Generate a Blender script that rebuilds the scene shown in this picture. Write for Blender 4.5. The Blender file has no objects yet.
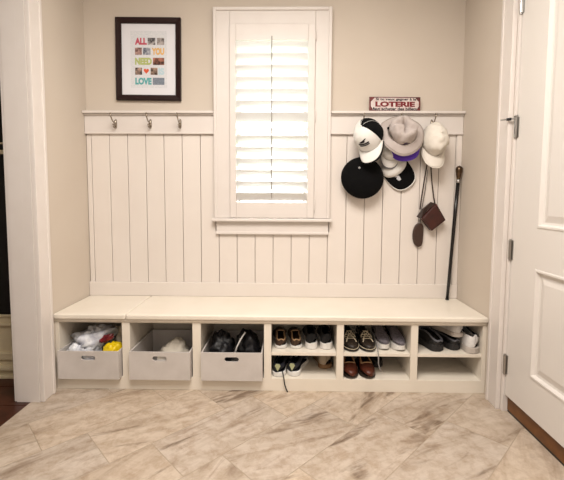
import bpy, bmesh, math, random
from math import sin, cos, pi, sqrt, radians as R
from mathutils import Vector, Matrix, noise as mnoise
random.seed(7)
S = bpy.context.scene
COL = S.collection

# ------------------------------------------------------------------ materials
def lin(c):
    return tuple((v/255/12.92 if v/255 <= .04045 else ((v/255+.055)/1.055)**2.4) for v in c)

MATS = {}
def mat(name, rgb, rough=.5, metal=0, noise=None, bump=None, spec=.5, sheen=0, coat=0):
    """rgb in sRGB 0-255. noise=(scale, rgb2, amount); bump=(scale, strength)"""
    if name in MATS: return MATS[name]
    m = bpy.data.materials.new(name); m.use_nodes = True
    nt = m.node_tree; b = nt.nodes['Principled BSDF']
    b.inputs['Base Color'].default_value = (*lin(rgb), 1)
    b.inputs['Roughness'].default_value = rough
    b.inputs['Metallic'].default_value = metal
    b.inputs['Specular IOR Level'].default_value = spec
    if sheen: b.inputs['Sheen Weight'].default_value = sheen
    if coat: b.inputs['Coat Weight'].default_value = coat
    tc = nt.nodes.new('ShaderNodeTexCoord')
    if noise:
        n = nt.nodes.new('ShaderNodeTexNoise'); n.inputs['Scale'].default_value = noise[0]; n.inputs['Detail'].default_value = 5
        nt.links.new(tc.outputs['Object'], n.inputs['Vector'])
        r = nt.nodes.new('ShaderNodeValToRGB')
        r.color_ramp.elements[0].position = .38; r.color_ramp.elements[1].position = .68
        a = noise[2]
        c1 = lin(rgb); c2 = lin(noise[1])
        r.color_ramp.elements[0].color = (*c1, 1)
        r.color_ramp.elements[1].color = (*[c1[i]*(1-a)+c2[i]*a for i in range(3)], 1)
        nt.links.new(n.outputs['Fac'], r.inputs['Fac']); nt.links.new(r.outputs['Color'], b.inputs['Base Color'])
    if bump:
        n2 = nt.nodes.new('ShaderNodeTexNoise'); n2.inputs['Scale'].default_value = bump[0]; n2.inputs['Detail'].default_value = 4
        nt.links.new(tc.outputs['Object'], n2.inputs['Vector'])
        bp = nt.nodes.new('ShaderNodeBump'); bp.inputs['Strength'].default_value = bump[1]; bp.inputs['Distance'].default_value = .004
        nt.links.new(n2.outputs['Fac'], bp.inputs['Height']); nt.links.new(bp.outputs['Normal'], b.inputs['Normal'])
    MATS[name] = m
    return m

TRIM = mat('white_trim_paint', (232, 223, 216), .42, noise=(9, (228, 218, 210), .6))
BOARD = mat('white_board_paint', (236, 226, 217), .5, noise=(4, (232, 221, 211), .6))
BENCHM = mat('cream_bench_paint', (242, 232, 217), .4, noise=(6, (236, 225, 208), .6))
WALL = mat('tan_wall_paint', (216, 203, 188), .75, noise=(3, (213, 199, 183), .6), bump=(160, .08))
CEIL = mat('white_ceiling_paint', (240, 238, 233), .8)
DOORM = mat('white_door_paint', (231, 224, 217), .38)
STEEL = mat('brushed_steel', (170, 168, 165), .3, 1)
CHROME = mat('dark_nickel', (150, 140, 128), .25, 1)
OAK = mat('brown_wood_threshold', (122, 76, 34), .45, noise=(14, (92, 54, 22), .8))
DARKWOOD = mat('dark_wood_floor', (74, 34, 22), .3, noise=(10, (46, 18, 12), .9))
SHADOWWOOD = mat('near_black_lacquer', (14, 12, 12), .35)

# ------------------------------------------------------------------ mesh builder
class MB:
    def __init__(s): s.v = []; s.f = []; s.mi = []; s.cur = 0
    def add(s, vs, fs):
        o = len(s.v); s.v += [tuple(v) for v in vs]; s.f += [tuple(i+o for i in f) for f in fs]; s.mi += [s.cur]*len(fs); return s
    def box(s, x0, x1, y0, y1, z0, z1):
        x0, x1 = sorted((x0, x1)); y0, y1 = sorted((y0, y1)); z0, z1 = sorted((z0, z1))
        return s.add([(x0,y0,z0),(x1,y0,z0),(x1,y1,z0),(x0,y1,z0),(x0,y0,z1),(x1,y0,z1),(x1,y1,z1),(x0,y1,z1)],
                     [(0,3,2,1),(4,5,6,7),(0,1,5,4),(1,2,6,5),(2,3,7,6),(3,0,4,7)])
    def tube(s, pts, r, n=8, closed=False):
        pts = [Vector(p) for p in pts]; k = len(pts)
        rs = r if isinstance(r, (list, tuple)) else [r]*k
        vs = []; up = Vector((0.31, .17, 1)).normalized(); a = None
        for i, p in enumerate(pts):
            if closed: t = pts[(i+1) % k]-pts[i-1]
            else: t = pts[min(i+1, k-1)]-pts[max(i-1, 0)]
            t = t.normalized() if t.length > 1e-9 else Vector((0,0,1))
            if a is None:
                a = t.cross(up)
                if a.length < .05: a = t.cross(Vector((1,0,0)))
            a = a - t*a.dot(t); a.normalize(); b = t.cross(a)
            for j in range(n):
                q = 2*pi*j/n; vs.append(p+(a*cos(q)+b*sin(q))*rs[i])
        fs = []
        for i in range(k if closed else k-1):
            i2 = (i+1) % k
            for j in range(n): fs.append((i*n+j, i*n+(j+1) % n, i2*n+(j+1) % n, i2*n+j))
        if not closed: fs += [tuple(range(n))[::-1], tuple((k-1)*n+j for j in range(n))]
        return s.add(vs, fs)
    def grid(s, rows, wrap=False):
        n = len(rows[0]); vs = [p for r in rows for p in r]; fs = []
        for i in range(len(rows)-1):
            for j in range(n if wrap else n-1):
                fs.append((i*n+j, i*n+(j+1) % n, (i+1)*n+(j+1) % n, (i+1)*n+j))
        return s.add(vs, fs)
    def lathe(s, prof, n=32, M=None):
        rows = []
        for r, z in prof: rows.append([(r*cos(2*pi*j/n), r*sin(2*pi*j/n), z) for j in range(n)])
        o = len(s.v); s.grid(rows, True)
        if M is not None:
            for i in range(o, len(s.v)): s.v[i] = tuple(M @ Vector(s.v[i]))
        return s
    def prism(s, poly, z0, z1, fn=lambda x, y, z: (x, y, z)):
        n = len(poly)
        vs = [fn(x, y, z0) for x, y in poly]+[fn(x, y, z1) for x, y in poly]
        fs = [tuple(range(n))[::-1], tuple(range(n, 2*n))]+[(i, (i+1) % n, n+(i+1) % n, n+i) for i in range(n)]
        return s.add(vs, fs)
    def rings(s, ring_pts):            # list of loops of 4+ points, joined, last one filled
        n = len(ring_pts[0]); s.grid(ring_pts, True)
        o = len(s.v)-n; s.f.append(tuple(range(o, o+n))); s.mi.append(s.cur); return s
    def blob(s, c, r, amp=.3, freq=3, seed=0, n=20, m=14, squash=None):
        rows = []
        for i in range(m+1):
            th = pi*i/m; row = []
            for j in range(n):
                ph = 2*pi*j/n; d = Vector((sin(th)*cos(ph), sin(th)*sin(ph), cos(th)))
                k = 1+amp*mnoise.fractal(d*freq+Vector((seed*7.3, seed*3.1, seed)), 1.0, 2.0, 3)
                p = Vector((d.x*r[0]*k, d.y*r[1]*k, d.z*r[2]*k))
                if squash is not None: p.z = max(p.z, squash)
                row.append(tuple(Vector(c)+p))
            rows.append(row)
        return s.grid(rows, True)

def obj(name, mb, m, parent=None, smooth=False, bevel=0, solid=0, sub=0, loc=None, rot=None, weld=False, seg=2):
    me = bpy.data.meshes.new(name); me.from_pydata(mb.v, [], mb.f); me.validate()
    ms = m if isinstance(m, (list, tuple)) else [m]
    for x in ms: me.materials.append(x)
    if len(ms) > 1 and len(me.polygons) == len(mb.mi):
        for p, i in zip(me.polygons, mb.mi): p.material_index = i
    bm = bmesh.new(); bm.from_mesh(me)
    if weld: bmesh.ops.remove_doubles(bm, verts=bm.verts, dist=1e-5)
    bmesh.ops.recalc_face_normals(bm, faces=bm.faces)
    bm.to_mesh(me); bm.free()
    if smooth:
        for p in me.polygons: p.use_smooth = True
    o = bpy.data.objects.new(name, me); COL.objects.link(o)
    if parent is not None: o.parent = parent
    if loc is not None: o.location = loc
    if rot is not None: o.rotation_euler = rot
    if solid:
        d = o.modifiers.new('solid', 'SOLIDIFY'); d.thickness = solid; d.offset = 0
    if bevel:
        d = o.modifiers.new('bevel', 'BEVEL'); d.width = bevel; d.segments = seg; d.limit_method = 'ANGLE'; d.angle_limit = R(40)
    if sub:
        d = o.modifiers.new('sub', 'SUBSURF'); d.levels = sub; d.render_levels = sub
    return o

def thing(name, label, cat, loc=(0,0,0), rot=(0,0,0), group=None):
    o = bpy.data.objects.new(name, None); COL.objects.link(o)
    o.location = loc; o.rotation_euler = rot; o.empty_display_size = .05
    o['label'] = label; o['category'] = cat
    if group: o['group'] = group
    return o
def tag(o, label, cat, group=None):
    o['label'] = label; o['category'] = cat
    if group: o['group'] = group
    return o
def struct(o):
    o['kind'] = 'structure'; return o
def sempty(name):
    o = bpy.data.objects.new(name, None); COL.objects.link(o); o['kind'] = 'structure'; return o

def text(name, body, x0, x1, z0, z1, y, m, parent=None, bold=0.0):
    """flat lettering facing -Y, fitted to the rectangle x0..x1, z0..z1"""
    cu = bpy.data.curves.new(name+'_curve', 'FONT'); cu.body = body; cu.size = 1; cu.offset = bold; cu.extrude = 0; cu.resolution_u = 4
    t = bpy.data.objects.new(name+'_tmp', cu); COL.objects.link(t); bpy.context.view_layer.update()
    me = bpy.data.meshes.new_from_object(t.evaluated_get(bpy.context.evaluated_depsgraph_get()))
    bpy.data.objects.remove(t); bpy.data.curves.remove(cu)
    xs = [v.co.x for v in me.vertices]; ys = [v.co.y for v in me.vertices]
    a, b, c, d = min(xs), max(xs), min(ys), max(ys)
    for v in me.vertices:
        v.co = (x0+(v.co.x-a)/(b-a)*(x1-x0), y, z0+(v.co.y-c)/(d-c)*(z1-z0))
    me.name = name; me.materials.clear(); me.materials.append(m)
    o = bpy.data.objects.new(name, me); COL.objects.link(o)
    if parent: o.parent = parent
    return o

# ------------------------------------------------------------------ room dimensions
XL, XR = -1.333, 1.197
YB = .016            # plaster behind the boards
CZ = 2.75
YF = -4.6

# ---- floor: diagonal 12 x 24 stone tiles
def floor_material():
    m = bpy.data.materials.new('travertine_tile'); m.use_nodes = True
    nt = m.node_tree; N = nt.nodes; L = nt.links; b = N['Principled BSDF']
    def math_(op, a, bb=None, c=None):
        n = N.new('ShaderNodeMath'); n.operation = op
        for i, v in enumerate((a, bb, c)):
            if v is None: continue
            if isinstance(v, (int, float)): n.inputs[i].default_value = v
            else: L.new(v, n.inputs[i])
        return n.outputs[0]
    tc = N.new('ShaderNodeTexCoord'); sp = N.new('ShaderNodeSeparateXYZ'); L.new(tc.outputs['Object'], sp.inputs[0])
    x, y = sp.outputs['X'], sp.outputs['Y']
    u = math_('MULTIPLY', math_('ADD', x, y), .70711); w = math_('MULTIPLY', math_('SUBTRACT', y, x), .70711)
    HW, LL = .2905, .605
    rr = math_('DIVIDE', math_('SUBTRACT', w, .068), HW); r = math_('FLOOR', rr)
    uu = math_('DIVIDE', math_('ADD', math_('ADD', u, .83), math_('MULTIPLY', r, .19)), LL); k = math_('FLOOR', uu)
    fr = math_('MULTIPLY', math_('FRACT', rr), HW); fu = math_('MULTIPLY', math_('FRACT', uu), LL)
    dr = math_('MINIMUM', fr, math_('SUBTRACT', HW, fr)); du = math_('MINIMUM', fu, math_('SUBTRACT', LL, fu))
    dist = math_('MINIMUM', dr, du)
    grout = math_('LESS_THAN', dist, .0018)
    cid = N.new('ShaderNodeCombineXYZ'); L.new(r, cid.inputs[0]); L.new(k, cid.inputs[1])
    wn = N.new('ShaderNodeTexWhiteNoise'); wn.noise_dimensions = '3D'; L.new(cid.outputs[0], wn.inputs['Vector'])
    rs = N.new('ShaderNodeSeparateColor'); L.new(wn.outputs['Color'], rs.inputs[0])
    # vein coordinates: along the tile, slightly turned per tile
    ang = math_('MULTIPLY', math_('SUBTRACT', rs.outputs[0], .5), .9)
    ca, sa = math_('COSINE', ang), math_('SINE', ang)
    p = math_('ADD', math_('MULTIPLY', u, ca), math_('MULTIPLY', w, sa))
    q = math_('SUBTRACT', math_('MULTIPLY', w, ca), math_('MULTIPLY', u, sa))
    cv = N.new('ShaderNodeCombineXYZ')
    L.new(math_('ADD', math_('MULTIPLY', p, .9), math_('MULTIPLY', rs.outputs[1], 37.0)), cv.inputs[0])
    L.new(math_('ADD', math_('MULTIPLY', q, 4.2), math_('MULTIPLY', rs.outputs[2], 53.0)), cv.inputs[1])
    def noise_(vec, sc, det=6, dis=0.0, ro=.55):
        n = N.new('ShaderNodeTexNoise'); n.inputs['Scale'].default_value = sc; n.inputs['Detail'].default_value = det
        n.inputs['Distortion'].default_value = dis; n.inputs['Roughness'].default_value = ro; L.new(vec, n.inputs['Vector']); return n.outputs['Fac']
    def ramp(f, stops):
        n = N.new('ShaderNodeValToRGB'); e = n.color_ramp.elements
        while len(e) < len(stops): e.new(.5)
        for i, (ps, c) in enumerate(stops): e[i].position = ps; e[i].color = (*lin(c), 1)
        L.new(f, n.inputs['Fac']); return n.outputs['Color']
    def mix(f, a, c, bt='MIX'):
        n = N.new('ShaderNodeMix'); n.data_type = 'RGBA'; n.blend_type = bt
        if isinstance(f, (int, float)): n.inputs[0].default_value = f
        else: L.new(f, n.inputs[0])
        for i, v in ((6, a), (7, c)):
            if isinstance(v, tuple): n.inputs[i].default_value = (*v, 1)
            else: L.new(v, n.inputs[i])
        return n.outputs[2]
    base = ramp(noise_(cv.outputs[0], 2.2, 8, .6, .62), [(.27, (150, 130, 111)), (.43, (196, 180, 162)), (.58, (211, 197, 181)), (.73, (168, 147, 128))])
    mott = ramp(noise_(tc.outputs['Object'], 16, 7, .3, .7), [(.36, (206, 190, 172)), (.56, (255, 255, 255))])
    base = mix(.55, base, mott, 'MULTIPLY')
    v = noise_(cv.outputs[0], 1.7, 6, 1.3, .52)
    vein = N.new('ShaderNodeMapRange'); vein.inputs[1].default_value = .56; vein.inputs[2].default_value = .66; L.new(v, vein.inputs[0])
    br = noise_(cv.outputs[0], 7, 4, .5)
    brk = N.new('ShaderNodeMapRange'); brk.inputs[1].default_value = .40; brk.inputs[2].default_value = .62; L.new(br, brk.inputs[0])
    vf = math_('MULTIPLY', math_('MULTIPLY', vein.outputs[0], brk.outputs[0]), .82)
    base = mix(vf, base, lin((112, 90, 70)))
    tint = ramp(rs.outputs[1], [(0, (255, 250, 244)), (1, (247, 246, 247))])
    base = mix(1.0, base, tint, 'MULTIPLY')
    base = mix(grout, base, lin((176, 158, 138)))
    L.new(base, b.inputs['Base Color'])
    b.inputs['Roughness'].default_value = .42
    hgt = N.new('ShaderNodeMapRange'); hgt.inputs[1].default_value = .0; hgt.inputs[2].default_value = .005; L.new(dist, hgt.inputs[0])
    bp = N.new('ShaderNodeBump'); bp.inputs['Strength'].default_value = .5; bp.inputs['Distance'].default_value = .003
    L.new(hgt.outputs[0], bp.inputs['Height']); L.new(bp.outputs['Normal'], b.inputs['Normal'])
    return m

struct(obj('floor', MB().box(-1.385, 1.35, YF, .2, -.05, 0), floor_material()))
m = MB()
for i in range(16): m.box(-3.2, -1.3852, -3.2+i*.2, -3.003+i*.2, -.05, -.0005)
struct(obj('floor_left', m, DARKWOOD, bevel=.0015))
struct(obj('ceiling', MB().box(-3.3, 1.4, YF-.1, .3, CZ, CZ+.08), CEIL))

# ---- walls
WX0, WX1, WZ0, WZ1 = -.345, .198, 1.02, 2.26            # window hole
m = MB().box(XL-.13, WX0, YB, YB+.16, 0, CZ).box(WX1, XR+.15, YB, YB+.16, 0, CZ).box(WX0, WX1, YB, YB+.16, 0, WZ0).box(WX0, WX1, YB, YB+.16, WZ1, CZ)
struct(obj('wall_back', m, WALL))
DJ = -.565           # far jamb of the left doorway
m = MB().box(XL-.127, XL, DJ+.012, YB, 0, CZ).box(XL-.127, XL, -2.0, DJ+.012, 2.46, CZ).box(XL-.127, XL, YF, -2.0, 0, CZ)
struct(obj('wall_left', m, WALL))
DY0, DY1 = -.595, -1.475
m = MB().box(XR, XR+.14, DY0+.02, YB, 0, CZ).box(XR, XR+.14, DY1-.02, DY0+.02, 2.47, CZ).box(XR, XR+.14, YF, DY1-.02, 0, CZ)
struct(obj('wall_right', m, WALL))
struct(obj('wall_front', MB().box(XL-.13, XR+.14, YF-.1, YF, 0, CZ), WALL))
# room beyond the left doorway
struct(obj('wall_far_left', MB().box(-3.2, XL-.128, -.25, -.15, 0, CZ).box(-3.3, -3.2, YF, -.15, 0, CZ).box(-3.2, XL-.128, -3.3, -3.2, 0, CZ), WALL))

# ---- wainscot
m = MB()
xs = [XL+.002]+[-1.297+.1235*k for k in range(20)]+[1.158, XR-.012]
for a, b in zip(xs[:-1], xs[1:]):
    xa, xb, fl_ = a+.0017, b-.0017, (lambda x, y, z: (x, z, y))
    if b > -.455 and a < .315:
        P_ = [(xa, .545), (xb, .545)]
        P_ += [(xb, 1.57), (.3195, 1.57), (.3195, .90)] if b > .325 else [(xb, .90)]
        P_ += [(-.4555, .90), (-.4555, 1.57), (xa, 1.57)] if a < -.465 else [(xa, .90)]
        m.prism(P_, -.001, YB-.0005, fl_)
    else: m.box(xa, xb, -.001, YB-.0005, .545, 1.57)
struct(obj('trim_1', m, BOARD, bevel=.0022))
m = MB()                                                   # rail, bead and cap
for a, b in ((XL+.001, -.4605), (.3205, XR-.001)):
    m.box(a, b, -.016, .0005, 1.575, 1.69)
    m.box(a, b, -.021, .0005, 1.562, 1.577)
    m.box(a, b, -.028, .012, 1.684, 1.694)
    m.box(a, b, -.044, YB-.0005, 1.694, 1.711)
struct(obj('trim_2', m, TRIM, bevel=.003))
struct(obj('baseboard_back', MB().box(XL+.001, XR-.001, -.016, .0, .458, .553), BOARD, bevel=.003))
struct(obj('trim_3', MB().box(1.162, XR-.001, -.009, -.0015, .5535, 1.5615), BOARD, bevel=.002))

# ---- window
W = sempty('window_1')
m = MB()
def casing_profile(m, x0, x1, z0, z1):
    m.box(x0, x1, -.022, YB-.0005, z0, z1)
m.box(-.460, -.352, -.022, .0155, 1.0, 2.378).box(.212, .320, -.022, .0155, 1.0, 2.378).box(-.352, .212, -.022, .0155, 2.27, 2.378)
m.box(-.460, -.438, -.03, -.02, 1.0, 2.378).box(.298, .320, -.03, -.02, 1.0, 2.378).box(-.438, .298, -.03, -.02, 2.356, 2.378)
obj('window_casing', m, TRIM, W, bevel=.004)
obj('window_sill', MB().box(-.474, .334, -.052, .0155, .978, .999), TRIM, W, bevel=.005)
obj('window_apron', MB().box(-.448, .312, -.018, .0005, .905, .977).box(-.452, .316, -.024, .0005, .89, .908), TRIM, W, bevel=.003)
obj('window_jamb', MB().box(WX0-.0005, WX0+.012, .0, .176, WZ0, WZ1).box(WX1-.012, WX1+.0005, .0, .176, WZ0, WZ1).box(WX0+.012, WX1-.012, .0, .176, WZ1-.012, WZ1).box(WX0+.012, WX1-.012, .02, .176, WZ0, WZ0+.012), TRIM, W)
m = MB().box(WX0+.012, WX0+.05, .11, .15, WZ0+.012, WZ1-.012).box(WX1-.05, WX1-.012, .11, .15, WZ0+.012, WZ1-.012)
m.box(WX0+.05, WX1-.05, .11, .15, WZ0+.012, WZ0+.06).box(WX0+.05, WX1-.05, .11, .15, WZ1-.05, WZ1-.012).box(WX0+.05, WX1-.05, .11, .15, 1.585, 1.625)
sash = obj('window_sash', m, TRIM, W, bevel=.003)
g = bpy.data.materials.new('clear_glass'); g.use_nodes = True
nt = g.node_tree; nt.nodes.remove(nt.nodes['Principled BSDF'])
tr = nt.nodes.new('ShaderNodeBsdfTransparent'); gl = nt.nodes.new('ShaderNodeBsdfGlossy'); gl.inputs['Roughness'].default_value = .02
mx = nt.nodes.new('ShaderNodeMixShader'); mx.inputs[0].default_value = .06
nt.links.new(tr.outputs[0], mx.inputs[1]); nt.links.new(gl.outputs[0], mx.inputs[2]); nt.links.new(mx.outputs[0], nt.nodes['Material Output'].inputs['Surface'])
obj('pane', MB().box(WX0+.05, WX1-.05, .128, .132, WZ0+.06, WZ1-.05), g, sash)
# shutter
SX0, SX1, SZ0, SZ1 = -.351, .211, 1.004, 2.268
LX0, LX1, LZ0, LZ1 = -.309, .166, 1.107, 2.164
sh = obj('shutter_frame', MB().box(SX0, LX0, -.034, -.004, SZ0, SZ1).box(LX1, SX1, -.034, -.004, SZ0, SZ1).box(LX0, LX1, -.034, -.004, SZ0, LZ0).box(LX0, LX1, -.034, -.004, LZ1, SZ1), TRIM, W, bevel=.003)
NL = 14; pitch = (LZ1-LZ0)/NL
LOUV = mat('white_louver_paint', (244, 243, 240), .4)
for i in range(NL):
    zc = LZ0+pitch*(i+.5)
    a = R(-44) if i != 6 else R(24)
    rows = []
    for xx in (LX0+.001, LX1-.001):
        row = []
        for j in range(16):
            q = 2*pi*j/16; yy, zz = .0415*cos(q), .0052*sin(q)
            row.append((xx, -.019+yy*cos(a)-zz*sin(a), zc+yy*sin(a)+zz*cos(a)))
        rows.append(row)
    mm = MB().grid(rows, True); mm.f += [tuple(range(16)), tuple(range(16, 32))]; mm.mi += [0, 0]
    obj('louver', mm, LOUV, sh, smooth=False)
obj('tilt_rod', MB().box(-.0745, -.0685, -.076, -.068, LZ0+.03, LZ1+.008).tube([(-.0715, -.068, LZ1+.012), (-.0715, -.034, LZ1+.02)], .003), mat('rod_shade_grey', (150, 143, 136), .5), sh, bevel=.001)  # rod's shade against the bright louvers is put into its grey colour
for z in (2.2, 1.68, 1.09):
    obj('shutter_hinge', MB().tube([(SX1+.003, -.037, z-.035), (SX1+.003, -.037, z+.035)], .0045), TRIM, sh)

# ---- outside: lawn, hedge
GRASS = mat('lawn_green', (120, 150, 80), .9, noise=(3, (80, 120, 50), .8))
struct(obj('ground_outside', MB().box(-14, 14, .6, 30, -.6, -.5), GRASS))

# ---- right door
D = sempty('door_1')
FX = 1.207
m = MB()
S0, S1, B1, K0, K1 = -.790, -1.285, .285, .812, 1.004
m.box(FX, FX+.042, DY0-.003, S0, .096, 2.44).box(FX, FX+.042, S1, DY1+.003, .096, 2.44)
m.box(FX, FX+.042, S1, S0, .096, B1).box(FX, FX+.042, S1, S0, K0, K1).box(FX, FX+.042, S1, S0, 2.25, 2.44)
for z0, z1 in ((B1, K0), (K1, 2.25)):
    def loop(i, dx): return [(FX+dx, S0-i, z0+i), (FX+dx, S1+i, z0+i), (FX+dx, S1+i, z1-i), (FX+dx, S0-i, z1-i)]
    m.rings([loop(0, 0), loop(.004, -.004), loop(.012, -.004), loop(.02, .012), loop(.03, .014), loop(.062, .004), loop(.066, .004)])
obj('door_panel', m, DOORM, D)
obj('door_casing', MB().box(XR-.020, XR, -.575, -.470, 0, 2.57).box(XR-.026, XR-.018, -.49, -.470, 0, 2.57).box(XR-.024, XR-.018, -.575, -.562, 0, 2.55)
    .box(XR-.020, XR, -1.60, -1.497, 0, 2.57).box(XR-.020, XR, -1.497, -.575, 2.465, 2.57), TRIM, D, bevel=.004)
obj('door_jamb', MB().box(XR-.001, XR+.14, DY0, -.576, 0, 2.46).box(XR-.001, XR+.14, -1.4945, DY1, 0, 2.46).box(XR-.001, XR+.14, DY1, DY0, 2.445, 2.469), TRIM, D, bevel=.002)
obj('threshold', MB().box(FX+.016, XR+.15, DY1, DY0, .012, .095), OAK, D, bevel=.003)
obj('gap_shadow_strip', MB().box(FX+.019, FX+.1, DY1, DY0, .0005, .012), SHADOWWOOD, D)  # dark strip standing in for the gap shadow below the threshold
for i, z in enumerate((.262, .876, 1.505, 2.118)):
    h = obj('hinge', MB().tube([(FX-.009, -.598, z-.05), (FX-.009, -.598, z+.05)], .0085, 12).tube([(FX-.009, -.598, z-.056), (FX-.009, -.598, z+.056)], .005, 10)
        .box(FX-.003, FX+.0, -.612, -.6, z-.05, z+.05), STEEL, D)
    if i == 2:
        obj('door_stop', MB().tube([(FX-.009, -.598, z+.053), (FX-.012, -.598, z+.06)], .009, 10).tube([(FX-.012, -.598, z+.045), (FX-.075, -.575, z+.04)], .0035, 8), STEEL, h)
        obj('bumper', MB().tube([(FX-.030, -.592, z+.0435), (FX-.05, -.584, z+.042)], .007, 10), mat('black_rubber', (30, 28, 28), .7), h)
struct(obj('wall_outside_right', MB().box(XR+.155, XR+.16, -1.6, -.5, 0, 2.6), SHADOWWOOD))

# ---- left doorway casing
D2 = sempty('door_2')
m = MB().box(XL, XL+.02, DJ, -.462, 0, 2.56).box(XL+.018, XL+.026, -.482, -.462, 0, 2.56).box(XL+.018, XL+.024, DJ, DJ+.014, 0, 2.55)
m.box(XL, XL+.02, -2.1, -1.998, 0, 2.56).box(XL, XL+.02, -1.998, DJ, 2.45, 2.56)
obj('door_casing', m, TRIM, D2, bevel=.004)
obj('door_jamb', MB().box(XL-.128, XL-.0005, DJ-.004, DJ+.0118, .0, 2.455).box(XL-.128, XL-.0005, -1.998, -1.985, 0, 2.455).box(XL-.128, XL-.0005, -1.985, DJ-.004, 2.44, 2.458)
    .box(XL-.094, XL-.05, DJ-.0041, DJ-.004, 0, 2.44), TRIM, D2, bevel=.002)
obj('door_casing', MB().box(XL-.146, XL-.128, DJ, -.46, 0, 2.56), TRIM, D2, bevel=.003)

# cabinet in the next room
c = thing('dark_cabinet', 'black cabinet on a cream moulded base in the room beyond the left doorway', 'cabinet', (-2.15, -.27, 0))
CREAM = mat('cream_paint', (226, 208, 172), .5)
obj('base', MB().box(-.75, .62, -.02, .015, .0, .40).box(-.75, .62, -.035, .0, .335, .35).box(-.75, .62, -.03, .0, .392, .405).box(-.75, .62, -.035, 0, .12, .165).box(-.75, .62, -.045, 0, .055, .08).box(-.75, .62, -.04, 0, .0, .02), CREAM, c, bevel=.004)
obj('body', MB().box(-.75, .62, -.015, .015, .4055, 2.2), SHADOWWOOD, c)
obj('rail', MB().box(-.75, .62, -.025, -.016, 1.395, 1.42).box(-.75, .62, -.025, -.016, 1.455, 1.465), CREAM, c, bevel=.002)

# ------------------------------------------------------------------ bench with cubbies
BN = thing('storage_bench', 'long built-in cream bench with six shoe cubbies under its seat along the back wall', 'bench', (0, 0, 0))
m = MB().box(XL+.001, -.906, -.432, .0, .4255, .4575).box(-.9045, XR-.001, -.432, .0, .4255, .4575)
obj('bench_top', m, BENCHM, BN, bevel=.009, seg=3)
obj('cove_moulding', MB().box(XL+.001, XR-.001, -.421, -.4005, .412, .4253), BENCHM, BN, bevel=.004)
FYF = -.412
posts = [(XL+.001, -1.309), (-.936, -.889), (-.519, -.470), (-.098, -.055), (.328, .369), (.760, .801), (1.174, XR-.001)]
m = MB().box(XL+.001, XR-.001, FYF, -.395, .403, .412).box(XL+.001, XR-.001, FYF, -.395, 0, .0755)
for a, b in posts: m.box(a, b, FYF, -.395, .0755, .403)
obj('face_frame', m, BENCHM, BN, bevel=.0012)
for a, b in posts[1:-1]:
    c0 = (a+b)/2; obj('divider', MB().box(a+.002, b-.002, -.395, -.014, .0755, .4245), BENCHM, BN)
obj('side_panel', MB().box(XL+.001, -1.3095, -.395, -.014, .0755, .4245), BENCHM, BN)
obj('side_panel', MB().box(1.1745, XR-.001, -.395, -.014, .0755, .4245), BENCHM, BN)
obj('bottom_panel', MB().box(XL+.001, XR-.001, -.395, -.014, .055, .0753), BENCHM, BN)
obj('back_panel', MB().box(XL+.001, XR-.001, -.0138, -.002, .0, .4245), BENCHM, BN)
for (a, b) in ((posts[3][1], posts[4][0]), (posts[4][1], posts[5][0]), (posts[5][1], posts[6][0])):
    obj('shelf', MB().box(a+.0005, b-.0005, -.405, -.0142, .2125, .2315), BENCHM, BN, bevel=.001)

# ---- storage bins
BINM = mat('pale_grey_wood', (213, 205, 199), .6, noise=(7, (198, 189, 182), .8))
def stadium(x0, x1, z0, z1, n=8):
    r = (z1-z0)/2; zc = (z0+z1)/2; P = []
    for i in range(n+1): a = -pi/2+pi*i/n; P.append((x1-r+r*cos(a), zc+r*sin(a)))
    for i in range(n+1): a = pi/2+pi*i/n; P.append((x0+r+r*cos(a), zc+r*sin(a)))
    return P
def make_bin(label, x0, x1):
    w = x1-x0; h = .166; dpt = .375
    t = thing('storage_bin', label, 'bin', ((x0+x1)/2, -.449, .0760), group='bins in the left cubbies')
    # front panel with a slot: boundary ring split into quads between slot loop and outer rectangle
    hole = stadium(-.042, .042, .113, .141); N = len(hole); outer = []
    for (px, pz) in hole:
        dx, dz = px, pz-.127
        k = min((w/2)/abs(dx) if abs(dx) > 1e-6 else 1e9, ((h-.127) if dz > 0 else .127)/abs(dz) if abs(dz) > 1e-6 else 1e9)
        outer.append((dx*k, .127+dz*k))
    # snap four corners
    for cx, cz in ((-w/2, 0), (w/2, 0), (w/2, h), (-w/2, h)):
        i = min(range(N), key=lambda i: (outer[i][0]-cx)**2+(outer[i][1]-cz)**2); outer[i] = (cx, cz)
    m = MB(); T = .010
    m.grid([[(p[0], 0, p[1]) for p in outer], [(p[0], 0, p[1]) for p in hole], [(p[0], T, p[1]) for p in hole], [(p[0], T, p[1]) for p in outer], [(p[0], 0, p[1]) for p in outer]], True)
    obj('front_panel', m, BINM, t, weld=True)
    obj('side_panel', MB().box(-w/2, -w/2+.008, T+.0002, dpt, .0, h), BINM, t, bevel=.001)
    obj('side_panel', MB().box(w/2-.008, w/2, T+.0002, dpt, .0, h), BINM, t, bevel=.001)
    obj('back_panel', MB().box(-w/2+.0082, w/2-.0082, dpt-.008, dpt, .0, h), BINM, t, bevel=.001)
    obj('bottom_panel', MB().box(-w/2+.0082, w/2-.0082, T+.0002, dpt-.0082, .0, .008), BINM, t)
    return t
make_bin('pale grey bin stuffed with plastic bags and a yellow packet, leftmost cubby', -1.302, -.943)
make_bin('pale grey bin nearly empty but for one beige cloth, in the middle bin cubby', -.882, -.526)
make_bin('pale grey bin full of black bags, beside the shoe cubbies', -.462, -.105)

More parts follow.
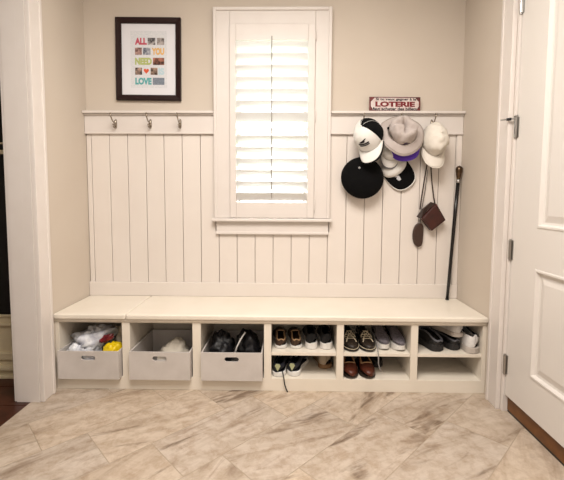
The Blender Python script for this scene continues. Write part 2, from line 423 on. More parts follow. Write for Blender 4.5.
def blob(name, label, cat, c, r, m, amp=.3, freq=2.5, seed=1, rot=(0,0,0), group=None, sub=1):
    o = obj(name, MB().blob((0,0,0), r, amp, freq, seed, 28, 20), m, smooth=True, loc=c, rot=rot, weld=True)
    return tag(o, label, cat, group)
PLAS = mat('white_plastic_film', (236, 236, 238), .3, noise=(22, (150, 155, 178), .6), bump=(55, .8))
blob('plastic_bag', 'crumpled white plastic bag with grey print, lying across the leftmost bin', 'bag', (-1.15, -.30, .258), (.125, .075, .074), PLAS, .75, 2.4, 3, (R(10), R(-24), R(14)))
blob('plastic_bag', 'small white plastic bag at the left front corner of the leftmost bin', 'bag', (-1.225, -.388, .205), (.05, .036, .058), PLAS, .5, 2.6, 9)
blob('packet', 'bright yellow packet at the right front of the leftmost bin', 'packet', (-1.012, -.375, .196), (.06, .04, .070), mat('yellow_plastic', (240, 206, 20), .35, bump=(30, .5)), .35, 1.8, 5, (0, R(10), 0))
blob('packet', 'dark red packet lying on the white plastic bag in the leftmost bin', 'packet', (-1.052, -.365, .290), (.045, .02, .02), mat('dark_red_plastic', (140, 26, 34), .35, noise=(30, (70, 20, 30), .8)), .4, 2, 6, (0, R(-25), 0))
blob('plastic_bag', 'beige crinkled bag behind the yellow packet in the leftmost bin', 'bag', (-1.005, -.24, .25), (.05, .06, .085), mat('beige_film', (205, 192, 170), .35, noise=(18, (140, 125, 110), .7), bump=(50, .8)), .6, 2.2, 12)
blob('cloth', 'beige folded cloth poking up inside the nearly empty bin', 'cloth', (-.665, -.27, .172), (.09, .075, .068), mat('beige_cloth', (222, 212, 196), .9, bump=(40, .6)), .35, 1.6, 2)
blob('plastic_bag', 'white plastic seen through the handle slot of the leftmost bin', 'bag', (-1.13, -.405, .178), (.055, .028, .05), PLAS, .2, 2.6, 15)
tag(obj('paper_slip', MB().add([(-.05, 0, 0), (.05, 0, 0), (.05, .012, .06), (-.05, .012, .06), (-.05, .0008, 0), (.05, .0008, 0), (.05, .0128, .06), (-.05, .0128, .06)], [(0,1,2,3),(7,6,5,4),(0,4,5,1),(1,5,6,2),(2,6,7,3),(3,7,4,0)]), mat('white_paper', (226, 222, 216), .8), loc=(-.672, -.4375, .172)), 'white paper slip standing behind the handle slot of the nearly empty bin', 'paper')
BLK = mat('black_nylon', (12, 12, 14), .5, noise=(20, (36, 36, 42), .6), bump=(40, .6))
blob('black_bag', 'black bag at the left of the rightmost bin', 'bag', (-.36, -.29, .21), (.075, .10, .095), BLK, .4, 2, 4)
b2 = blob('black_bag', 'black bag with a pale strap at the right of the rightmost bin', 'bag', (-.205, -.27, .215), (.07, .095, .095), BLK, .4, 2, 8)
obj('strap', MB().tube([(-.075, -.118, -.02), (-.055, -.113, .04), (-.035, -.105, .08), (-.01, -.08, .115)], .0045, 8), mat('pale_strap', (215, 210, 205), .5), b2, smooth=True)

# ------------------------------------------------------------------ shoes
def shoe(name, label, cat, loc, rz, up, sole, inner, L=.275, Wd=.096, hh=.082, mid=.085, ht=.046, st=.026, collar=None, rim=.004, laces=None,
         op=(1, 7), group=None, tilt=(0, 0), toe_cap=None, foxing=None, scale=1.0, stripe=None, patch=None, low=.75, welt=None):
    t = thing(name, label, cat, loc, (tilt[0], tilt[1], rz), group)
    t.scale = (scale*1.05,)*3; t.location.y -= .006
    NR, NJ = 18, 14
    def hw(tt):
        base = .80+.02*cos(tt*pi*2)-.10*math.exp(-((tt-.38)/.16)**2)+.20*math.exp(-((tt-.70)/.20)**2)
        e = 1.0
        if tt < .14: e = sqrt(max(0, 1-((.14-tt)/.14)**2))
        if tt > .74: e = sqrt(max(0, 1-((tt-.74)/.26)**2))
        return Wd/2*base*e
    def hz(tt):
        if tt < .3: return hh+(mid-hh)*tt/.3
        if tt < .45: return mid
        k = (tt-.45)/.55; k = min(1, k*1.25)
        return mid+(ht-mid)*(k*k*(3-2*k))
    ts = [0.0, .02, .06, .12, .2, .28, .36, .44, .5, .56, .62, .68, .74, .8, .86, .92, .97, 1.0]
    rows = []
    for i, tt in enumerate(ts):
        w = hw(tt)*.97; h = hz(tt)-st
        if tt > .9: h *= sqrt(max(.12, 1-((tt-.9)/.1)**2*.75))
        row = []
        for j in range(NJ+1):
            s_ = pi*j/NJ
            zz = h*abs(sin(s_))**.55; x = -w*(1 if abs(cos(s_)) > .999 else abs(cos(s_))**.75*(1 if cos(s_) > 0 else -1))
            dip = 0
            if op[0] <= i <= op[1]: zz = min(zz, h*(1-(1-low)*sin(pi*min(1, max(0, (tt-.04)/.42)))))
            row.append((x, tt*L-L/2, st-.002+zz))
        rows.append(row)
    # opening
    ja, jb = 4, NJ-4
    m = MB(); n = NJ+1; m.v = [p for r in rows for p in r]
    for i in range(NR-1):
        for j in range(NJ):
            if op[0] <= i < op[1] and ja <= j < jb: continue
            m.cur = 1 if (toe_cap and i >= 13) else (0)
            m.f.append((i*n+j, i*n+j+1, (i+1)*n+j+1, (i+1)*n+j)); m.mi.append(m.cur)
    mats = [up, toe_cap or up, sole]
    upo = obj('upper', m, mats, t, smooth=True, solid=.004, sub=1)
    # collar
    P = [rows[i][ja] for i in range(op[0], op[1]+1)]+[rows[op[1]][j] for j in range(ja+1, jb)]+[rows[i][jb] for i in range(op[1], op[0]-1, -1)]+[rows[op[0]][j] for j in range(jb-1, ja, -1)]
    obj('collar', MB().tube(P, rim, 8, True), collar or up, t, smooth=True)
    # sole
    def outline(k, n=40, t1=1.0):
        a = [(hw(i/n)*k, i/n*L*1.0-L/2) for i in range(n+1)]
        return [(x, y) for x, y in a]+[(-x, y) for x, y in a[::-1][1:-1]]
    def sp(o, k): return [(x*k, y*k) for x, y in o]
    o_ = outline(1.03)
    lo = [(x, y*1.005, 0.0+.012*max(0, (y/L+.5-.78)/.22)**2) for x, y in sp(o_, .97)]
    loops = [lo, [(x, y*1.015, z+.004) for (x, y, z) in [(a[0]*1.03, a[1], b[2]) for a, b in zip(o_, lo)]], [(x*1.02, y*1.015, st-.002+.006*max(0, (y/L+.5-.78)/.22)**2) for x, y in o_], [(x*.97, y*.985, st+.001) for x, y in o_]]
    mm = MB(); k = len(lo); mm.grid(loops, True); mm.f += [tuple(range(k)), tuple(range(3*k, 4*k))]; mm.mi += [0, 0]
    obj('sole', mm, sole, t, smooth=False)
    ins = [(x*.86, y*.93) for x, y in outline(1.0) if y < L*.2]
    obj('insole', MB().prism(ins, st+.001, st+.006), inner, t)
    if laces:
        q = MB()
        def top(tt, f):
            i = min(range(NR), key=lambda i: abs(ts[i]-tt)); j = int(round(NJ/2+f*NJ/2)); p = rows[i][max(0, min(NJ, j))]
            return (p[0], tt*L-L/2, p[2]+.003)
        for a in ((.60, .66, .72) if welt else (.50, .56, .62)): q.tube([top(a, -.38), top(a, -.18), top(a, .0), top(a, .18), top(a, .38)], .0028, 6)
        q.tube([top(.50, 0), top(.53, -.2), top(.62, -.36), top(.67, -.45)], .0028, 6).tube([top(.50, 0), top(.53, .2), top(.62, .36), top(.67, .45)], .0028, 6)
        q.tube([top(.47, .1), top(.5, 0), top(.47, -.1)], .003, 6)
        if welt:
            q.tube([top(.60, 0), top(.66, -.2), top(.76, -.3), top(.82, -.4)], .003, 6).tube([top(.60, 0), top(.66, .2), top(.76, .3), top(.82, .4)], .003, 6)
            q.tube([Vector(top(.6, .0))+Vector((0, 0, 0)), Vector(top(.6, .1))+Vector((0, -.004, .018)), Vector(top(.6, -.1))+Vector((0, -.004, .018)), top(.6, .0)], .003, 6)
        obj('laces', q, laces, upo, smooth=True)
    if welt:
        obj('welt_stitch', MB().tube([(x, y*1.012, st+.0025) for x, y in [(hw(i/30)*k_, i/30*L-L/2) for k_, rng in ((1.04, range(12, 31)), (-1.04, range(29, 11, -1))) for i in rng]], .0016, 5), welt, t)
    if stripe:
        obj('side_stripe', MB().tube([Vector(rows[i][j])+Vector((.002, -.001, 0)) for i, j in ((2, 11), (3, 11), (4, 12), (6, 12), (8, 13))], .0045, 6), stripe, upo)
    if patch:
        obj('heel_tab', MB().prism([(-.016, .032), (.0, .002), (.016, .032), (.010, .043), (-.010, .043)], -.004, .0, lambda x, y, z: (x, -L/2-.001+z, .034+y)), patch, upo)
    return t

WS = mat('white_rubber', (232, 228, 222), .5)
BROWN = mat('brown_suede', (70, 48, 33), .8, noise=(40, (48, 32, 22), .7))
TANL = mat('tan_leather', (186, 150, 112), .6)
BROWNIN = mat('dark_brown_lining', (46, 31, 22), .85)
BLACKC = mat('black_canvas', (13, 13, 15), .8, bump=(200, .3))
NAVY = mat('navy_mesh', (14, 17, 27), .75, noise=(60, (26, 30, 46), .7))
PALEGREEN = mat('pale_green_tab', (176, 178, 138), .6)
DKBOAT = mat('dark_brown_leather', (36, 28, 22), .5, noise=(30, (54, 42, 31), .6))
LACE = mat('cream_lace', (222, 208, 180), .8)
GREYM = mat('grey_knit_mesh', (118, 112, 118), .8, noise=(90, (66, 62, 70), .8), bump=(180, .5))
BRLEA = mat('reddish_brown_leather', (84, 36, 19), .4, noise=(20, (54, 22, 11), .7))
BLKLEA = mat('black_leather', (15, 15, 17), .42)
GREYRIM = mat('grey_piping', (98, 98, 104), .5)
WHITEL = mat('off_white_leather', (232, 228, 224), .5, noise=(30, (196, 191, 190), .5))
GREYS = mat('light_grey_rubber', (196, 186, 176), .6)
DKRUB = mat('dark_outsole', (34, 32, 32), .7)
GUM = mat('gum_rubber', (140, 106, 72), .6)

Z4, Z0 = .2318, .0758
for nm, x, ry in (('left tan-rimmed brown slip-on at the left end of the shelf with black sneakers', -.005, 3), ('right tan-rimmed brown slip-on, next to the black canvas sneakers', .088, 3)):
    shoe('slip_on_shoe', nm, 'shoe', (x, -.212, Z4), R(ry), BROWN, WS, BROWNIN, collar=TANL, rim=.004, hh=.056, mid=.066, ht=.046, Wd=.086, L=.265, op=(1, 8), st=.018, low=.95)
for nm, x, ry in (('left black canvas sneaker with thick white sole on the upper shelf', .183, 1), ('right black canvas sneaker with thick white sole, nearest the divider on its shelf', .2755, 0)):
    shoe('canvas_sneaker', nm, 'shoe', (x, -.215, Z4), R(ry), BLACKC, WS, BLACKC, hh=.09, mid=.1, ht=.06, st=.036, Wd=.084, L=.27)
s1 = shoe('running_shoe', 'left navy running shoe with white sole and a dangling black lace, under the brown slip-ons', 'shoe', (.010, -.254, Z0), R(-11), NAVY, WS, NAVY, hh=.076, mid=.094, ht=.052, st=.026, Wd=.092, L=.265, patch=PALEGREEN)
shoe('running_shoe', 'right navy running shoe with white sole, beside open cubby floor under the black sneakers', 'shoe', (.110, -.246, Z0), R(-17), NAVY, WS, NAVY, hh=.076, mid=.094, ht=.052, st=.026, Wd=.092, L=.265, patch=PALEGREEN)
shoe('pale_shoe', 'pale beige shoe pushed to the back of the low cubby beside the navy running shoes', 'shoe', (.268, -.150, Z0), R(6), mat('pale_beige_suede', (176, 158, 136), .8), GUM, BROWNIN, hh=.1, mid=.1, ht=.07, Wd=.1, L=.25)
# dark lace hanging over the bench front
obj('lace', MB().tube([Matrix.Rotation(R(11), 3, 'Z') @ (Vector(p)-Vector((.010, -.260, Z0))) for p in ((.012, -.385, .105), (.016, -.412, .098), (.02, -.4185, .080), (.024, -.4185, .05), (.033, -.419, .022), (.041, -.42, .006))], .0035, 8), mat('black_cord', (34, 32, 36), .7), s1, smooth=True)

for nm, x, ry in (('left dark brown boat shoe with cream laces, nearest the divider on the upper shelf', .422, 182), ('right dark brown boat shoe with cream laces, beside the grey mesh sneakers', .522, 182)):
    shoe('boat_shoe', nm, 'shoe', (x, -.252, Z4), R(ry), DKBOAT, DKRUB, BROWNIN, hh=.07, mid=.076, ht=.044, st=.016, Wd=.09, L=.27, laces=LACE, op=(1, 9), welt=LACE)
ga = shoe('mesh_sneaker', 'left grey mesh sneaker with white sole, toe outward beside the boat shoes', 'shoe', (.622, -.222, Z4), R(180), GREYM, WS, BROWNIN, hh=.085, mid=.096, ht=.06, st=.034, Wd=.080, L=.272)
shoe('mesh_sneaker', 'right grey mesh sneaker with white sole, at the right end of its shelf', 'shoe', (.711, -.236, Z4), R(182), GREYM, WS, BROWNIN, hh=.085, mid=.096, ht=.06, st=.034, Wd=.080, L=.272)
obj('lace', MB().tube([Matrix.Rotation(R(-180), 3, 'Z') @ (Vector(p)-Vector((.622, -.228, Z4))) for p in ((.578, -.355, Z4+.05), (.574, -.395, Z4+.012), (.574, -.411, Z4-.004), (.574, -.411, .18), (.583, -.411, .15), (.592, -.411, .135))], .003, 8), mat('grey_lace', (150, 145, 142), .8), ga, smooth=True)
for nm, x, ry in (('left reddish brown leather loafer on the cubby bottom under the boat shoes', .419, 180), ('right reddish brown leather loafer, with open floor to its right', .519, 183)):
    shoe('leather_loafer', nm, 'shoe', (x, -.276, Z0), R(ry), BRLEA, DKBOAT, BROWNIN, collar=TANL, hh=.088, mid=.085, ht=.05, st=.015, Wd=.09, L=.255, op=(1, 11))
shoe('dark_shoe', 'dark shoe tucked at the back behind the right leather loafer', 'shoe', (.606, -.145, Z0), R(176), BLKLEA, DKRUB, BROWNIN, hh=.08, ht=.05, Wd=.085, L=.24, laces=mat('grey_lace', (150,145,142)))
shoe('leather_clog', 'left black leather clog with a grey rim, at the left of the rightmost shelf', 'shoe', (.898, -.232, Z4), R(20), BLKLEA, DKRUB, BLKLEA, collar=GREYRIM, rim=.006, hh=.062, mid=.1, ht=.065, st=.036, Wd=.1, L=.275, op=(1, 10), low=1)
shoe('leather_clog', 'right black leather clog lying under a white sneaker on the rightmost shelf', 'shoe', (1.010, -.214, Z4), R(20), BLKLEA, DKRUB, BLKLEA, collar=GREYRIM, rim=.005, hh=.06, mid=.07, ht=.05, st=.034, Wd=.088, L=.27, op=(1, 9), low=1)
shoe('white_sneaker', 'off-white sneaker resting on top of the right black clog', 'shoe', (1.024, -.232, Z4+.080), R(18), WHITEL, GREYS, BLKLEA, collar=BLKLEA, hh=.08, mid=.088, ht=.052, st=.026, Wd=.092, L=.265, tilt=(R(-2), R(4)), scale=.97, stripe=BLKLEA)
shoe('white_sneaker', 'off-white sneaker standing on the shelf at the right end of the bench', 'shoe', (1.121, -.258, Z4), R(7), WHITEL, GREYS, BLKLEA, collar=BLKLEA, hh=.112, mid=.126, ht=.06, st=.034, Wd=.092, L=.266, stripe=BLKLEA)

# ------------------------------------------------------------------ coat hooks
def hook(label, x, grp):
    t = thing('coat_hook', label, 'hook', (x, -.0162, 1.628), group=grp); t.scale = (.75, 1, .92)
    obj('plate', MB().tube([(0, 0, -.032), (0, -.004, -.02), (0, -.004, .02), (0, 0, .032)], [.006, .011, .011, .006], 10), CHROME, t, smooth=True)
    obj('upper_arm', MB().tube([(0, -.004, .005), (0, -.025, .002), (0, -.05, .012), (0, -.07, .034), (0, -.078, .052)], [.006, .0055, .005, .005, .0055], 8).blob((0, -.079, .056), (.008,)*3, 0, 1, 0, 10, 8), CHROME, t, smooth=True)
    obj('lower_arm', MB().tube([(0, -.004, -.018), (0, -.022, -.032), (0, -.036, -.03), (0, -.042, -.016)], .005, 8).blob((0, -.043, -.013), (.0075,)*3, 0, 1, 0, 10, 8), CHROME, t, smooth=True)
    return t
hook('nickel coat hook, nearest the left wall', -1.118, 'empty coat hooks left of the window')
hook('nickel coat hook, the middle one of three left of the window', -.884, 'empty coat hooks left of the window')
hook('nickel coat hook, nearest the window on its left', -.684, 'empty coat hooks left of the window')
hook('dark coat hook holding the white and black cap', .525, 'coat hooks under the hats')
hook('dark coat hook mostly hidden behind the grey bucket hat', .765, 'coat hooks under the hats')
hook('dark coat hook holding the cream cap and brown pouch', .985, 'coat hooks under the hats')

# ------------------------------------------------------------------ picture frame
FR = mat('dark_espresso_wood', (36, 14, 13), .4, spec=.3)
P = thing('picture_frame', 'dark brown framed white print with colourful letters on the wall left of the window', 'picture', (-.897, YB-.0005, 2.055), (0, R(.6), 0))
fw, fh, b_ = .217, .268, .036
m = MB()
def fl(i, y): return [(-fw+i, y, -fh+i), (fw-i, y, -fh+i), (fw-i, y, fh-i), (-fw+i, y, fh-i)]
m.grid([fl(0, 0), fl(0, -.024), fl(.004, -.028), fl(b_-.006, -.024), fl(b_, -.016), fl(b_, 0), fl(0, 0)], True)
obj('frame', m, FR, P, weld=True)
obj('mat_board', MB().box(-fw+b_-.004, fw-b_+.004, -.008, -.0005, -fh+b_-.004, fh-b_+.004), mat('white_mat_board', (236, 234, 238), .8), P)
PR = mat('print_paper', (233, 231, 234), .8, noise=(120, (205, 210, 214), .6))
y0 = -.0085
pa = obj('print', MB().box(-.122, .122, y0, -.008, -.185, .186), PR, P)
rows5 = [(.096, .141), (.031, .077), (-.034, .012), (-.099, -.053), (-.164, -.118)]
def lm(n, c): return mat(n, c, .7)
wx0, wx1 = -.092, .104
text('lettering', 'ALL', wx0, -.012, *rows5[0], y0-.0005, lm('red_ink', (204, 84, 104)), pa, .06)
text('lettering', 'YOU', .02, wx1, *rows5[1], y0-.0005, lm('orange_ink', (234, 184, 108)), pa, .06)
text('lettering', 'NEED', wx0, .02, *rows5[2], y0-.0005, lm('green_ink', (184, 194, 118)), pa, .06)
text('lettering', 'IS', .064, wx1, *rows5[3], y0-.0005, lm('pale_blue_ink', (196, 218, 226)), pa, .06)
text('lettering', 'LOVE', wx0, .018, *rows5[4], y0-.0005, lm('teal_ink', (98, 176, 178)), pa, .06)
def photo(x0, x1, row, a, b, sc):
    z0, z1 = rows5[row]
    obj('photo', MB().box(x0, x1, y0-.001, y0-.0001, z0, z1), mat('photo_print_%d' % int(sc*10+a[0]), a, .6, noise=(sc, b, 1)), pa)
photo(-.006, .045, 0, (60, 56, 60), (215, 208, 206), 60)
photo(.056, wx1, 0, (190, 180, 176), (50, 40, 40), 45)
photo(wx0, -.046, 1, (92, 58, 52), (206, 168, 158), 50)
photo(-.038, .012, 1, (196, 198, 204), (86, 92, 110), 55)
photo(.028, wx1, 2, (60, 34, 26), (186, 120, 96), 40)
photo(wx0, -.046, 3, (40, 36, 40), (206, 170, 150), 52)
photo(.012, .058, 3, (66, 48, 40), (190, 160, 140), 58)
photo(.026, wx1, 4, (118, 126, 140), (140, 148, 160), 90)
heart = [(16*sin(a)**3/17, (13*cos(a)-5*cos(2*a)-2*cos(3*a)-cos(4*a))/17) for a in [2*pi*i/30 for i in range(30)]]
obj('heart', MB().prism([(-.017+x*.019, -.074+z*.02) for x, z in heart], y0-.001, y0-.0001, lambda x, y, z: (x, z, y)), lm('heart_ink', (226, 92, 56)), pa)

# ------------------------------------------------------------------ LOTERIE sign on the rail
SG = thing('metal_sign', 'white tin sign with red lettering standing on the wall rail above the hats', 'sign', (.738, -.022, 1.7115), (R(-3), R(.4), 0))
RUST = mat('rusty_red_paint', (110, 36, 34), .55, noise=(40, (66, 30, 28), .8))
SGW = mat('aged_white_enamel', (226, 214, 208), .5, noise=(30, (196, 170, 164), .8))
obj('plate', MB().box(-.168, .168, -.003, 0, 0, .094), RUST, SG, bevel=.001)
SF = obj('face', MB().box(-.157, .157, -.0036, -.003, .006, .088), SGW, SG)
REDI = mat('dark_red_lettering', (120, 14, 26), .6); BLKI = mat('black_lettering', (34, 28, 30), .6)
text('lettering', 'LOTERIE', -.128, .132, .0285, .0635, -.0040, REDI, SF, .055)
text('lettering', 'Si tu veux gagner à la', -.125, .14, .066, .087, -.0040, BLKI, SF, .035)
text('lettering', 'faut acheter des billets', -.145, .145, .006, .026, -.0040, BLKI, SF, .035)
for sx in (-1, 1):
    obj('rust_patch', MB().prism([(sx*.157, .006), (sx*.157, .03), (sx*.149, .022), (sx*.143, .006)], -.0038, -.0035, lambda x, y, z: (x, z, y)), RUST, SF)
    obj('rust_patch', MB().prism([(sx*.157, .088), (sx*.157, .062), (sx*.147, .072), (sx*.134, .088)], -.0038, -.0035, lambda x, y, z: (x, z, y)), RUST, SF)

# ------------------------------------------------------------------ hats
def cap(label, loc, rot, crown_m, bill_m, side_m=None, under_m=None, a=.082, b=.098, h=.115, bill=.072, crumple=0, seed=0, split=None, name='baseball_cap', edge=None, bw=70, btn=True, curve=.018, sc=0, er=.0035):
    t = thing(name, label, 'cap', loc, rot, 'caps and hats on the right hooks')
    rows = []; NP, NQ = 36, 12
    for i in range(NQ+1):
        th = (pi/2)*i/NQ
        row = []
        for j in range(NP):
            ph = 2*pi*j/NP
            r = sin(th)**.85
            p = Vector((a*r*cos(ph), b*r*sin(ph)+.0, h*cos(th)**.8 if i < NQ else 0))
            if p.y < 0: p.z += .012*min(1, -p.y/b*1.2)*(cos(th))     # high front panel
            if crumple:
                d = mnoise.fractal(p*18+Vector((seed, seed*2, 0)), 1, 2, 3); n_ = Vector((p.x/a, p.y/b, p.z/h)); n_.normalize()
                p += n_*d*crumple*min(1, (NQ-i+2)/4)
            row.append(tuple(p))
        rows.append(row)
    m = MB()
    n = NP; m.v = [p for r in rows for p in r]
    for i in range(NQ):
        for j in range(NP):
            ph = 2*pi*(j+.5)/NP
            back = (sin(ph) > .82 and i >= NQ-3)              # gap above the back strap
            if back and sin(ph) > .86: continue
            front = (abs(((ph-1.5*pi-R(sc)+pi) % (2*pi))-pi) < R(split)) if split else True
            m.f.append((i*n+j, i*n+(j+1) % n, (i+1)*n+(j+1) % n, (i+1)*n+j)); m.mi.append(0 if front else 1)
    cro = obj('crown', m, [crown_m, side_m or crown_m], t, smooth=True, solid=.003, weld=True)
    # seams
    q = MB()
    for k in range(6):
        ph = pi/2+k*pi/3; j = int(round(ph/(2*pi)*NP)) % NP
        q.tube([Vector(rows[i][j])*1.008 for i in range(1, NQ+1 if k else NQ-3)], .0013, 5)
    obj('seam', q, crown_m, cro)
    if btn: obj('button', MB().blob((0, 0, rows[0][0][2]+.002), (.008, .008, .005), 0, 1, 0, 12, 8), crown_m, cro, smooth=True)
    obj('strap', MB().tube([(a*.42*cx, b*(.93-.02*cx*cx), .004) for cx in (-1, -.5, 0, .5, 1)], .006, 8), side_m or crown_m, t, smooth=True)
    # bill
    R0 = []; R1 = []; Rm = []; K = 22
    for i in range(K+1):
        f = -1+2*i/K; an = R(bw)*f-pi/2
        xi, yi = a*1.0*cos(an), b*1.0*sin(an)
        ext = bill*max(0, 1-abs(f)**3.2)**.6
        xo, yo = xi*(1+.06*(1-f*f)), yi-ext
        zc = lambda xx: -curve*(xx/a)**2*1.0
        R0.append((xi, yi+.004, .004+zc(xi)*.3)); R1.append((xo, yo, zc(xo)-.002)); Rm.append(((xi+xo)/2, (yi+yo)/2, .005+zc((xi+xo)/2)*.75))
    bo = obj('bill', MB().grid([R0, Rm, R1]), [bill_m], t, smooth=True, solid=.0045, sub=1)
    obj('bill_edge', MB().tube([(x, y-.001, z-(er-.003)) for x, y, z in R1], er, 6), edge or bill_m, bo, smooth=True)
    return t
WHT = mat('white_cotton', (236, 232, 226), .85, bump=(120, .25))
BLKF = mat('black_cotton', (11, 11, 12), .95, bump=(150, .3), spec=.15)
CRM = mat('cream_cotton', (234, 226, 214), .9, noise=(12, (224, 214, 200), .7), bump=(60, .4))
GRYF = mat('greige_cotton', (196, 184, 178), .9, noise=(10, (184, 171, 164), .7), bump=(50, .35))
PURP = mat('purple_cotton', (88, 52, 168), .85)
# white cap with black back
c1 = cap('white baseball cap with black right side and dark logo, left of the bucket hat', (.564, -.104, 1.528), (R(64), R(-12), R(-36)), WHT, WHT, BLKF, split=112, sc=-54, h=.128, b=.11, bill=.082, a=.09, edge=BLKF, bw=66, er=.0055)
lg = MB()
def on_crown(x, z_): return (x, -.0, z_)
def front_pt(u_, v_, a=.09, b=.11, h=.125, lift=.004):
    # u_ sideways (m), v_ from bill up (0..1) on the front of the crown
    th = pi/2*(1-v_); r = sin(th)**.85; x = u_
    y = -b*sqrt(max(.0, r*r-(x/a)**2)); z = h*cos(th)**.8+.012*min(1, -y/b*1.2)*cos(th)
    n = Vector((x/a**2, y/b**2, z/h**2)).normalized()
    return Vector((x, y, z))+n*lift
for (x0, x1, v0, v1) in ((-.034, .030, .30, .345), (-.03, .03, .25, .285)):
    lg.grid([[tuple(front_pt(x0+(x1-x0)*i/8, v)) for i in range(9)] for v in (v0, (v0+v1)/2, v1)])
lg.grid([[tuple(front_pt(x, v)) for x, v in r] for r in (((-.026, .37), (-.016, .365), (-.002, .37), (.006, .375)), ((-.022, .41), (-.012, .42), (.004, .43), (.012, .44)), ((-.008, .44), (.004, .47), (.012, .49), (.022, .485)))])
obj('logo', lg, mat('dark_logo_print', (44, 42, 46), .8), c1, solid=.001)

# black hat
bh = thing('black_hat', 'round black hat with a small grey button, hanging lowest beneath the white and black cap', 'hat', (.526, -.056, 1.272), (R(84), R(-8), 0), 'caps and hats on the right hooks')
rows = []
for r, z in ((.0, .075), (.02, .0745), (.05, .071), (.085, .060), (.115, .043), (.134, .022), (.137, .010), (.131, -.002), (.11, -.010), (.085, -.012)):
    rows.append([(r*cos(2*pi*j/40)*(1+.02*cos(4*pi*j/40+1)), r*sin(2*pi*j/40), z+.006*mnoise.noise(Vector((r*14*cos(2*pi*j/40), r*14*sin(2*pi*j/40), 1)))) for j in range(40)])
obj('crown', MB().grid(rows, True), BLKF, bh, smooth=True, weld=True, solid=.003)
obj('button', MB().blob((-.022, .058, .0735), (.0075, .0075, .005), 0, 1, 0, 12, 8), mat('grey_metal_button', (160, 158, 158), .4), bh, smooth=True)

# greige bucket hat
bk = thing('bucket_hat', 'greige wide-brimmed bucket hat with a crumpled crown hanging on the middle hook', 'hat', (.762, -.118, 1.556), (R(64), R(3), 0), 'caps and hats on the right hooks')
def hatpt(r, z, ph, crown):
    x, y = r*cos(ph), r*sin(ph)
    p = Vector((x, y, z))
    if crown:
        p.z -= .048*math.exp(-((x-.004)/.013)**2)*max(0, 1-(r/.085)**2)*(1 if y > -.05 else .5)      # central crease
        p.z -= .034*math.exp(-((y+.2*x-.022+.4*abs(x))/.014)**2)*max(0, 1-(r/.09)**2)
        p.z += .024*mnoise.fractal(p*15+Vector((3, 1, 2)), 1, 2, 3)*(.4+r/.09)
        x2 = mnoise.noise(p*14)*.012; p.x += x2
    else:
        p.z += .014*sin(2*ph+.7)*(r-.09)/.06+.004*sin(5*ph)
        p.y *= 1.02; p.x *= .985
    return tuple(p)
rows = [[hatpt(r, z, 2*pi*j/56, True) for j in range(56)] for r, z in ((.0, .092), (.012, .093), (.024, .093), (.036, .092), (.048, .090), (.059, .086), (.069, .078), (.078, .064), (.085, .044), (.09, .024), (.093, .008))]
obj('crown', MB().grid(rows, True), GRYF, bk, smooth=True, weld=True, solid=.003)
rows = [[hatpt(r, z, 2*pi*j/56, False) for j in range(56)] for r, z in ((.092, .006), (.102, .0), (.115, -.005), (.13, -.011), (.142, -.018), (.1465, -.023))]
obj('brim', MB().grid(rows, True), GRYF, bk, smooth=True, solid=.004)
obj('stitching', MB().tube([hatpt(.139, -.0125, 2*pi*j/56, False) for j in range(56)], .0012, 5, True).tube([hatpt(.089, .011, 2*pi*j/56, False) for j in range(56)], .0018, 5, True), mat('stitch_thread', (160, 146, 134), .9), bk)
obj('eyelet_cord', MB().blob((-.092, .014, .022), (.008, .01, .006), .2, 2, 1, 10, 8), BLKF, bk, smooth=True)

# caps behind the bucket hat
cap('plain white cap whose bill shows below the left of the bucket hat', (.712, -.056, 1.458), (R(86), R(4), 0), WHT, WHT, h=.05, a=.066, b=.07, bill=.052, bw=66, edge=GREYRIM, btn=False)
cap('purple cap whose bill peeks out under the right of the bucket hat', (.788, -.112, 1.468), (R(86), R(-6), 0), PURP, PURP, h=.018, a=.095, b=.065, bill=.022, bw=74, btn=False)
# low white and black cap
c2 = cap('white cap with black white-edged bill and emblem, hanging below the bucket hat', (.745, -.014, 1.350), (R(86), R(-38), 0), WHT, BLKF, h=.036, a=.090, b=.060, bill=.108, edge=WHT, bw=96, btn=False, curve=.004)
em = MB()
em.prism([(-.016, -.018), (-.004, -.028), (.006, -.02), (.018, -.004), (.008, .014), (-.002, .018), (.004, .004), (-.01, .002)], .0, .002)
obj('emblem', em, mat('silver_emblem', (196, 194, 196), .5), c2, loc=(-.030, -.072, .0085), rot=(0, 0, R(35)))

# cream cap
cap('crumpled cream baseball cap hanging on the rightmost hook', (.980, -.068, 1.508), (R(68), R(2), R(4)), CRM, CRM, h=.115, a=.076, b=.108, bill=.078, crumple=.014, seed=4, bw=86, edge=CRM)

# ------------------------------------------------------------------ pouch and sheath
LEA = mat('dark_red_brown_leather', (70, 28, 20), .4, noise=(18, (44, 17, 12), .8), bump=(80, .25))
LEAD = mat('dark_brown_gusset', (48, 30, 22), .55)
PO = thing('leather_pouch', 'small red-brown leather pouch hanging by a long thin strap below the cream cap', 'pouch', (.985, -.05, 1.02))
q = [(-.062, -.012), (.030, .089), (.097, -.023), (.007, -.097)]
m = MB(); m.rings([[(x, .03, z) for x, z in q], [(x, -.012, z) for x, z in q], [(x*.93, -.019, z*.93) for x, z in q]])
m.f.append((3, 2, 1, 0)); m.mi.append(0)
obj('body', m, LEA, PO, bevel=.006)
obj('gusset', MB().add([(-.064, .032, -.012), (-.086, .02, -.004), (-.052, .02, .046), (.001, .01, .096), (.028, .032, .089), (-.062, -.008, -.012), (-.082, .0, -.002), (-.050, -.004, .044), (.0, -.006, .09), (.028, -.010, .087), (-.03, .0, .03)],
    [(0, 1, 6, 5), (1, 2, 7, 6), (2, 3, 8, 7), (3, 4, 9, 8), (5, 6, 7, 10), (10, 7, 8, 9), (0, 4, 3, 2, 1)]), LEAD, PO)
obj('flap_stitch', MB().tube([(x*.86, -.0195, z*.86) for x, z in q], .0012, 5, True), LEAD, PO)
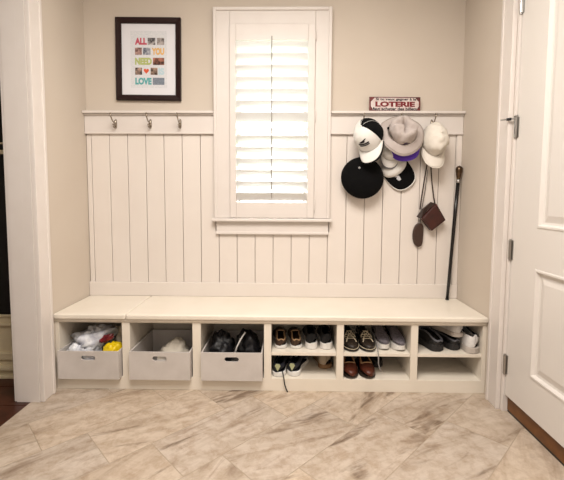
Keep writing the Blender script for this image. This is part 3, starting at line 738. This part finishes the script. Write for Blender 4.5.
obj('strap', MB().tube([(-.066, .012, .045), (-.058, .014, .12), (-.042, .012, .25), (-.028, .006, .36), (-.016, .0, .48), (-.004, -.004, .585), (.003, -.006, .592), (.004, -.002, .56), (-.004, .006, .44), (-.004, .010, .33), (.008, .012, .22), (.022, .012, .13), (.030, .006, .083)], .0045, 6), LEAD, PO, smooth=True)
sl = MB(); pr = []
for i in range(24):
    a_ = 2*pi*i/24; x = .034*(abs(cos(a_))**.8)*(1 if cos(a_)>0 else -1); z = .080*(abs(sin(a_))**.85)*(1 if sin(a_)>0 else -1); x += .008*(1-(z/.078)**2)*-1
    pr.append((x, z))
sl.rings([[(x, .012, z) for x, z in pr], [(x, -.008, z) for x, z in pr], [(x*.86, -.013, z*.95) for x, z in pr]]); sl.f.append(tuple(range(24))[::-1]); sl.mi.append(0)
SH = thing('leather_case', 'dark brown slim leather glasses case hanging just below the red-brown pouch', 'case', (.925, -.016, .893), (0, R(2), 0))
obj('body', sl, mat('worn_brown_leather', (62, 40, 28), .6, noise=(22, (54, 36, 26), .7)), SH, bevel=.003, smooth=False)
obj('cord', MB().tube([(.0, -.004, .078), (.005, .0, .16), (.022, .002, .30), (.03, .0, .44)], .002, 6), LEAD, SH, smooth=True)

# ------------------------------------------------------------------ walking cane
A = Vector((1.114, -.052, .4585)); B = Vector((1.163, -.040, 1.242))
CA = thing('walking_cane', 'black walking cane with bronze knob handle leaning in the right corner on the bench', 'cane', A)
d = B-A
obj('shaft', MB().tube([d*.012, d*.3, d*.7, d], [.0095, .0105, .0115, .0125], 14), mat('black_lacquer', (16, 15, 16), .25), CA, smooth=True)
obj('ferrule', MB().tube([(0, 0, 0), d*.0125], [.0115, .0115], 14), mat('black_rubber', (30, 28, 28)), CA)
obj('collar', MB().tube([d, d*1.012, d*1.02, d*1.03], [.015, .0155, .0135, .0145], 14), STEEL, CA, smooth=True)
KN = mat('bronze_handle', (118, 98, 78), .3, 1, noise=(40, (60, 46, 36), .8))
obj('handle', MB().tube([d*1.03, d*1.05, d*1.075, d*1.1, d*1.12, d*1.135, d*1.145], [.0135, .0145, .018, .022, .023, .017, .004], 14), KN, CA, smooth=True)

# ------------------------------------------------------------------ light
def area(name, loc, size, power, col, rot=(0, 0, 0), sy=None):
    l = bpy.data.lights.new(name, 'AREA'); l.energy = power; l.color = col; l.size = size
    if sy: l.shape = 'RECTANGLE'; l.size_y = sy
    o = bpy.data.objects.new(name, l); COL.objects.link(o); o.location = loc; o.rotation_euler = rot; return o
WARM = (1.0, .945, .885)
area('ceiling_lamp_hall', (-.05, -1.85, CZ-.03), 1.2, 54, WARM)
area('ceiling_lamp_entry', (-.05, -3.4, CZ-.03), 1.2, 6, WARM)
area('front_fill_light', (.0, YF+.05, 1.7), 2.0, 3.5, (1, .98, .96), (R(90), 0, 0), 1.6)  # added fill from behind the camera, no real opening in that wall
w = bpy.data.worlds.new('sky'); S.world = w; w.use_nodes = True
w.node_tree.nodes['Background'].inputs[0].default_value = (.93, .97, 1, 1)
w.node_tree.nodes['Background'].inputs[1].default_value = 8.0

# ------------------------------------------------------------------ camera
cd = bpy.data.cameras.new('camera'); cam = bpy.data.objects.new('camera', cd); COL.objects.link(cam)
r_ = Vector((0.99986922, 0.01545595, 0.00475919)); u_ = Vector((-0.00582442, 0.06962325, 0.99755635)); f_ = Vector((-0.01508683, 0.99745362, -0.06970417))
M = Matrix(((r_.x, u_.x, -f_.x), (r_.y, u_.y, -f_.y), (r_.z, u_.z, -f_.z))).to_4x4(); M.translation = Vector((0.03727, -2.57562, 1.14828))
cam.matrix_world = M
cd.sensor_fit = 'HORIZONTAL'; cd.sensor_width = 36; cd.lens = 378.298/564*36; cd.shift_y = -(240-222.80)/564; cd.clip_start = .02
S.camera = cam
S.view_settings.view_transform = 'Standard'; S.view_settings.look = 'None'; S.view_settings.gamma = 1; S.view_settings.use_curve_mapping = False
S.view_settings.exposure = 0.54
S.cycles.use_denoising = True
S.cycles.max_bounces = 8; S.cycles.diffuse_bounces = 2
